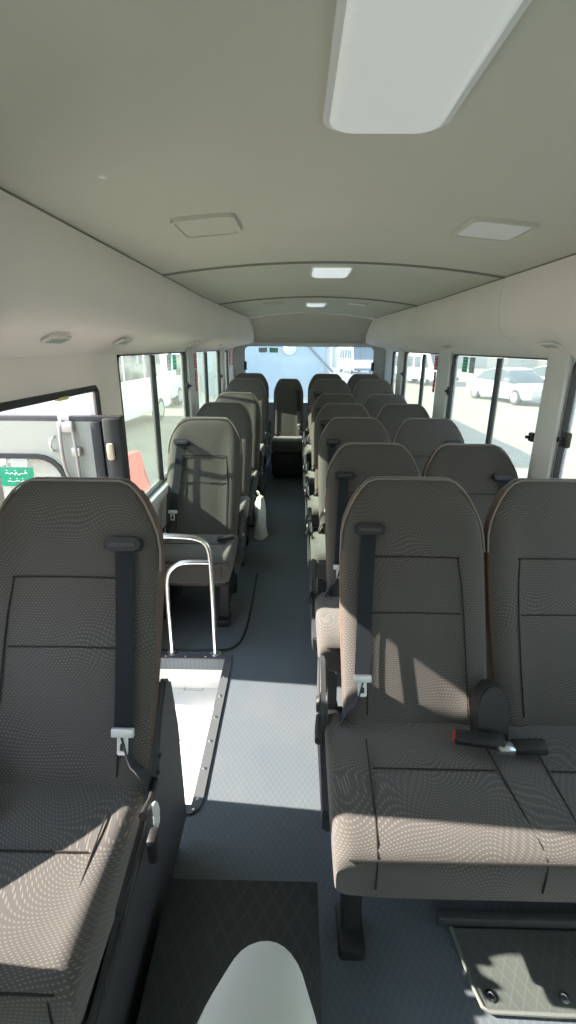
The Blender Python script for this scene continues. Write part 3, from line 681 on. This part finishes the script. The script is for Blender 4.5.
# ------------------------------------------------------------------ centre step box, floor plate, bag, knee
sb = thing('engine_cover', 'low dark box covered in diamond-pattern mat at the front of the aisle', 'step box', (-0.119, 0.25, 0))
bm = nb(); box(bm, -0.18, 0.185, -0.55, 0.60, 0, 0.188, 0.015); obj('box_body', bm, DGR, sb)
bm = nb(); box(bm, -0.185, 0.19, -0.555, 0.605, 0.186, 0.20, 0.006); obj('top_mat', bm, MATV, sb)
pl = thing('floor_plate', 'bolted grey floor plate with raised diamond pattern in front of the nearest twin seat', 'floor plate', (0.72, 0.77, 0))
bm = nb(); prism(bm, [(-0.285, 0.10), (-0.265, -0.065), (-0.24, -0.075), (0.36, -0.075), (0.40, 0.10)], 'z', 0.0, 0.012, 0.003); obj('plate', bm, PLATE, pl)
bm = nb(); tube(bm, [(-0.285, 0.10, 0.011), (-0.267, -0.062, 0.011), (-0.24, -0.077, 0.011), (0.36, -0.077, 0.011)], 0.005, 8, 1); obj('raised_edge', bm, mat('plate_edge', (0.16, 0.175, 0.165), 0.5), pl)
for bx in (-0.235, -0.06, 0.13, 0.3):
    bm = nb(); lathe(bm, [(0.013, 0.011), (0.013, 0.016), (0.007, 0.017), (0.006, 0.014), (0.001, 0.014)], 16, Matrix.Translation((bx, -0.045, 0))); obj('bolt', bm, CHR, pl)
bm = nb(); box(bm, 0.40, 1.1, 0.875, 0.90, 0, 0.035, 0.006); struct('trim_71', bm, DGR)

def bag():
    bm = nb(); rings = []
    for t in range(9):
        v = t/8; z = 0.43-0.31*v; w2 = 0.02+0.035*v**0.6; d2 = 0.05+0.04*math.sin(v*2.2)
        rings.append([(w2*math.cos(a)+0.006*math.sin(3*a+v*6), d2*math.sin(a)+0.006*math.cos(4*a+v*9), z) for a in [2*math.pi*k/20 for k in range(20)]])
    return loft(bm, rings)
bg_ = thing('plastic_bag', 'white plastic bag hanging beside the third left seat, over the aisle', 'bag', (-0.255, 3.40, 0))
obj('bag_body', bag(), BAG, bg_)
bm = nb(); tube(bm, [(0, -0.03, 0.425), (0.004, -0.02, 0.46), (-0.02, 0, 0.48), (-0.025, 0.02, 0.46), (0, 0.03, 0.425)], 0.004, 8, 2); obj('bag_handle', bm, BAG, bg_)

pe = thing('person', 'bent knee in pale grey trousers at the bottom edge, over the dark step box', 'person', (-0.045, 0.10, 0.2))
bm = nb(); rings = []
path = [((0.0, -0.42, 0.60), .105), ((-0.0, -0.2, 0.56), .100), ((0.0, 0.0, 0.54), .105), ((0.005, 0.14, 0.515), .096), ((0.01, 0.24, 0.49), .078), ((0.014, 0.31, 0.465), .050), ((0.014, 0.315, 0.38), .058), ((0.012, 0.30, 0.30), .055), ((0.01, 0.28, 0.18), .052), ((0.01, 0.27, 0.07), .050)]
pts = [Vector(p) for p, r in path]; rad = [r for p, r in path]
for _ in range(2):
    q = [pts[0]]; qr = [rad[0]]
    for a, b, ra, rb in zip(pts[:-1], pts[1:], rad[:-1], rad[1:]): q += [a*.75+b*.25, a*.25+b*.75]; qr += [ra*.75+rb*.25, ra*.25+rb*.75]
    q.append(pts[-1]); qr.append(rad[-1]); pts, rad = q, qr
tube(bm, pts, rad, 28); tl_ = obj('trouser_leg', bm, CLOTH, pe)
bm = nb(); seam = []
for i, (p, r) in enumerate(zip(pts, rad)):
    if i > len(pts)*0.62: break
    a = R(148); seam.append(p+Vector((math.cos(a)*r*1.01, 0, math.sin(a)*r*1.01)))
tube(bm, seam, 0.0045, 6); tube(bm, [q+Vector((0.007, 0, 0.0025)) for q in seam], 0.0018, 6); obj('side_seam', bm, mat('seam_cloth', (0.40, 0.43, 0.43), 0.9), tl_)
bm = nb(); loft(bm, [[(0.01+w_*math.cos(a), y, max(0.001, h_*0.5+h_*0.5*math.sin(a))) for a in [2*math.pi*k/16 for k in range(16)]] for y, w_, h_ in ((0.22, 0.02, 0.06), (0.235, 0.035, 0.085), (0.28, 0.04, 0.09), (0.36, 0.045, 0.06), (0.43, 0.043, 0.045), (0.47, 0.02, 0.03))]); obj('shoe', bm, BLK, pe)

# ------------------------------------------------------------------ outside
GZ = -0.72
bm = nb(); box(bm, -120, 120, -60, 180, GZ-0.1, GZ); o = obj('floor_outside_ground', bm, SAND, smooth=False); o['kind'] = 'structure'
bm = nb(); box(bm, XL-T, XR+T, YF-0.6, YR+T, -0.42, -0.33); box(bm, XL+0.2, XR-0.2, YF, YR, GZ+0.35, -0.42); struct('floor_underbody', bm, BLK, smooth=False)
def wheel(root, x, y, r=0.32, w_=0.2):
    bm = nb(); mt = Matrix.Translation((x, y, r)) @ Matrix.Rotation(R(90), 4, 'Y')
    lathe(bm, [(r*0.6, -w_/2), (r*0.93, -w_/2), (r, -w_*0.35), (r, w_*0.35), (r*0.93, w_/2), (r*0.6, w_/2)], 24, mt); wo = obj('wheel', bm, TYRE, root)
    s = 1 if x > 0 else -1
    bm = nb(); lathe(bm, [(r*0.62, 0), (r*0.6, s*0.03), (r*0.2, s*0.02), (0.02, s*0.03)], 20, Matrix.Translation((x+s*w_*0.42, y, r)) @ Matrix.Rotation(R(90), 4, 'Y')); obj('hubcap', bm, CARS, wo)
def sedan(loc, rz, paint, lab, grp=None):
    r = thing('sedan_car', lab, 'car', loc, grp, rz)
    st_ = [(-2.3, .70, .35, .62), (-2.2, .84, .28, .78), (-1.7, .90, .22, .92), (-0.8, .91, .2, .93), (0.4, .91, .2, .90), (1.2, .90, .22, .86), (1.9, .86, .24, .76), (2.25, .78, .3, .62), (2.33, .6, .36, .5)]
    bm = nb(); rings = [[(w2*x_, -y, z0+(z1-z0)*zz) for x_, zz in ((-.9, 0), (-1, .25), (-1, .7), (-.92, .95), (-.6, 1), (.6, 1), (.92, .95), (1, .7), (1, .25), (.9, 0))] for y, w2, z0, z1 in st_]
    loft(bm, rings); obj('body', bm, paint, r)
    cb = [(-1.75, .62, .93), (-1.2, .68, 1.27), (-0.4, .66, 1.42), (0.3, .66, 1.40), (0.75, .68, 1.18), (1.15, .7, .88)]
    bm = nb(); loft(bm, [[(-w2-.1, -y, .86), (-w2, -y, z-.04), (-w2+.1, -y, z), (w2-.1, -y, z), (w2, -y, z-.04), (w2+.1, -y, .86)] for y, w2, z in cb]); cbn = obj('cabin_glass', bm, CARG, r)
    bm = nb(); loft(bm, [[(-w2, -y, z-.05), (-w2+.08, -y, z+.015), (w2-.08, -y, z+.015), (w2, -y, z-.05)] for y, w2, z in ((-1.1, .67, 1.28), (-.4, .66, 1.42), (.3, .66, 1.405), (.45, .66, 1.34))]); obj('roof', bm, paint, r)
    for sx_ in (-1, 1):
        for y in (-1.4, 1.4): wheel(r, sx_*0.8, y)
        bm = nb(); box(bm, sx_*0.62-0.16, sx_*0.62+0.16, -2.30, -2.05, .56, .70, 0.03); obj('headlight', bm, LENS, r)
        bm = nb(); box(bm, sx_*0.98-0.08, sx_*0.98+0.08, -0.95, -0.80, .92, 1.05, 0.03); obj('wing_mirror', bm, paint, r)
    bm = nb(); box(bm, -0.35, 0.35, -2.345, -2.2, .42, .62, 0.03); obj('grille', bm, DGR, r)
    bm = nb(); box(bm, -0.25, 0.25, -2.365, -2.34, .36, .46, 0.005); obj('number_plate', bm, WHP, r)
    bm = nb(); tube(bm, [(0.35*math.cos(a)*0.3, -2.35, .54+0.06*math.sin(a)) for a in [2*math.pi*k/16 for k in range(17)]], 0.01, 6); obj('badge', bm, CHR, r)
def van(loc, rz, L, W, H, lab, grp=None, name='white_van', paint=None, wins=4):
    paint = paint or CARW
    r = thing(name, lab, 'vehicle', loc, grp, rz)
    bm = nb(); side = [(-L/2, .35), (-L/2+.02, .9), (-L/2+.35, 1.15 if H < 2.6 else 1.0), (-L/2+.75, H-.15), (-L/2+1.0, H), (L/2-.15, H), (L/2, H-.2), (L/2, .35)]
    prism(bm, side, 'x', -W/2, W/2, 0.06); obj('body', bm, paint, r)
    for sx_ in (-1, 1):
        x0_ = sx_*W/2; step = (L-2.2)/wins
        for k_ in range(wins):
            ya = -L/2+1.4+k_*step
            bm = nb(); box(bm, x0_-.012, x0_+.012, ya, ya+step-.12, H*.5, H*.82, 0.01); obj('side_window', bm, CARG, r)
        bm = nb(); prism(bm, [(-L/2+.62, H*.5), (-L/2+1.3, H*.5), (-L/2+1.3, H*.82), (-L/2+.85, H*.82)], 'x', x0_-.012, x0_+.012); obj('cab_window', bm, CARG, r)
        for y in (-L/2+1.0, L/2-1.1): wheel(r, sx_*(W/2-.1), y, .36)
        bm = nb(); box(bm, sx_*(W/2-.3)-.14, sx_*(W/2-.3)+.14, -L/2-.02, -L/2+.05, .72, .9, .02); obj('headlight', bm, LENS, r)
    a, b = Vector((0, -L/2+.36, 1.17 if H < 2.6 else 1.02)), Vector((0, -L/2+.75, H-.17))
    bm = nb(); nrm = Vector((0, -(b.z-a.z), (b.y-a.y))).normalized()*0.012
    loft(bm, [[(-W/2+.12, p.y+q.y, p.z+q.z), (W/2-.12, p.y+q.y, p.z+q.z)] for p, q in ((a, nrm), (b, nrm), (b, -nrm), (a, -nrm), (a, nrm))], closed=False); obj('windscreen', bm, CARG, r)
    bm = nb(); box(bm, -W/2+.05, W/2-.05, -L/2-.06, -L/2+.1, .32, .52, .03); obj('bumper', bm, DGR, r)
    return r
sedan((9.5, 22.0, GZ), R(14), CARS, 'silver sedan parked on the sand, seen through the first long right window')
sedan((13.3, 25.5, GZ), R(14), CARW, 'white sedan further right of the silver one, cut by the window pillar')
van((8.1, 33, GZ), R(25), 5.2, 1.9, 2.1, 'white van beyond the second right window')
van((5.4, 46, GZ), R(10), 5.6, 2.0, 2.5, 'white delivery van far behind, seen through the smallest right window gap', name='delivery_van')
van((-5.4, 11.5, GZ), R(-3), 9.5, 2.1, 2.7, 'long white minibus parked outside the left windows', name='white_minibus', wins=5)
van((-5.4, 21.5, GZ), R(-4), 6.5, 2.1, 2.3, 'white van parked behind the white minibus, seen through the left windows')
# bus right behind
rb = thing('parked_bus', 'pale blue bus parked directly behind, seen through the rear window', 'bus', (-0.65, 9.6, GZ))
bm = nb(); loft(bm, [[(x, y+o_, z) for x, z in rrect(0, 1.55, 2.7-q, 2.5-q, 0.25)] for y, o_, q in ((0.12, 0, 0.3), (0.0, 0.03, 0.12), (0.2, 0, 0), (7.0, 0, 0))]); obj('body', bm, BUSB, rb)
bm = nb(); prism(bm, rrect(0, 1.95, 2.35, 1.35, 0.15), 'y', 0.0, 0.02, 0.005); obj('windscreen', bm, BUSG, rb)
bm = nb(); tube(bm, [(0.75, -0.03, 2.35), (1.35, -0.05, 1.75)], 0.022, 8); obj('wiper', bm, DGR, rb)
bm = nb(); lathe(bm, [(0.001, 0.05), (0.09, 0.045), (0.125, 0.02), (0.13, 0)], 24, Matrix.Translation((0.52, -0.03, 2.18)) @ Matrix.Rotation(R(90), 4, 'X')); obj('round_mirror', bm, LENS, rb)
for s in (-1, 1):
    bm = nb(); lathe(bm, [(0.001, 0.04), (0.10, 0.03), (0.12, 0)], 20, Matrix.Translation((s*1.0, 0.02, 0.75)) @ Matrix.Rotation(R(90), 4, 'X')); obj('headlight', bm, LENS, rb)
    for y in (1.2, 5.5): wheel(rb, s*1.15, y, .4)
# low building and wall in the distance
bd = thing('workshop_building', 'low pale workshop building with grey shutters beyond the parked vehicles', 'building', (4, 60, GZ))
bm = nb(); box(bm, -18, 40, 0, 10, 0, 4.2, 0.05); obj('wall', bm, BLDG, bd)
for k_ in range(9):
    bm = nb(); box(bm, -15+k_*6, -11.5+k_*6, -0.06, 0.02, 0, 3.0, 0.02); obj('shutter', bm, GREY, bd)
bm = nb(); box(bm, -18.3, 40.3, -0.4, 10.3, 4.2, 4.5, 0.03); obj('roof_edge', bm, WALLG, bd)
bm = nb(); box(bm, -0.5, 0.5, -0.2, 0.2, 0, 0.1, 0.02); prism(bm, [(-0.24, 0.08), (0.24, 0.08), (0.10, 0.45), (0.07, 0.78), (-0.07, 0.78), (-0.10, 0.45)], 'x', -0.48, 0.48, 0.02)
o = obj('road_barrier', bm, BARR, None, loc=(-2.35, 6.3, GZ)); o.rotation_euler = (0, 0, R(80)); tag(o, 'red plastic road barrier standing outside the first long left window', 'barrier')
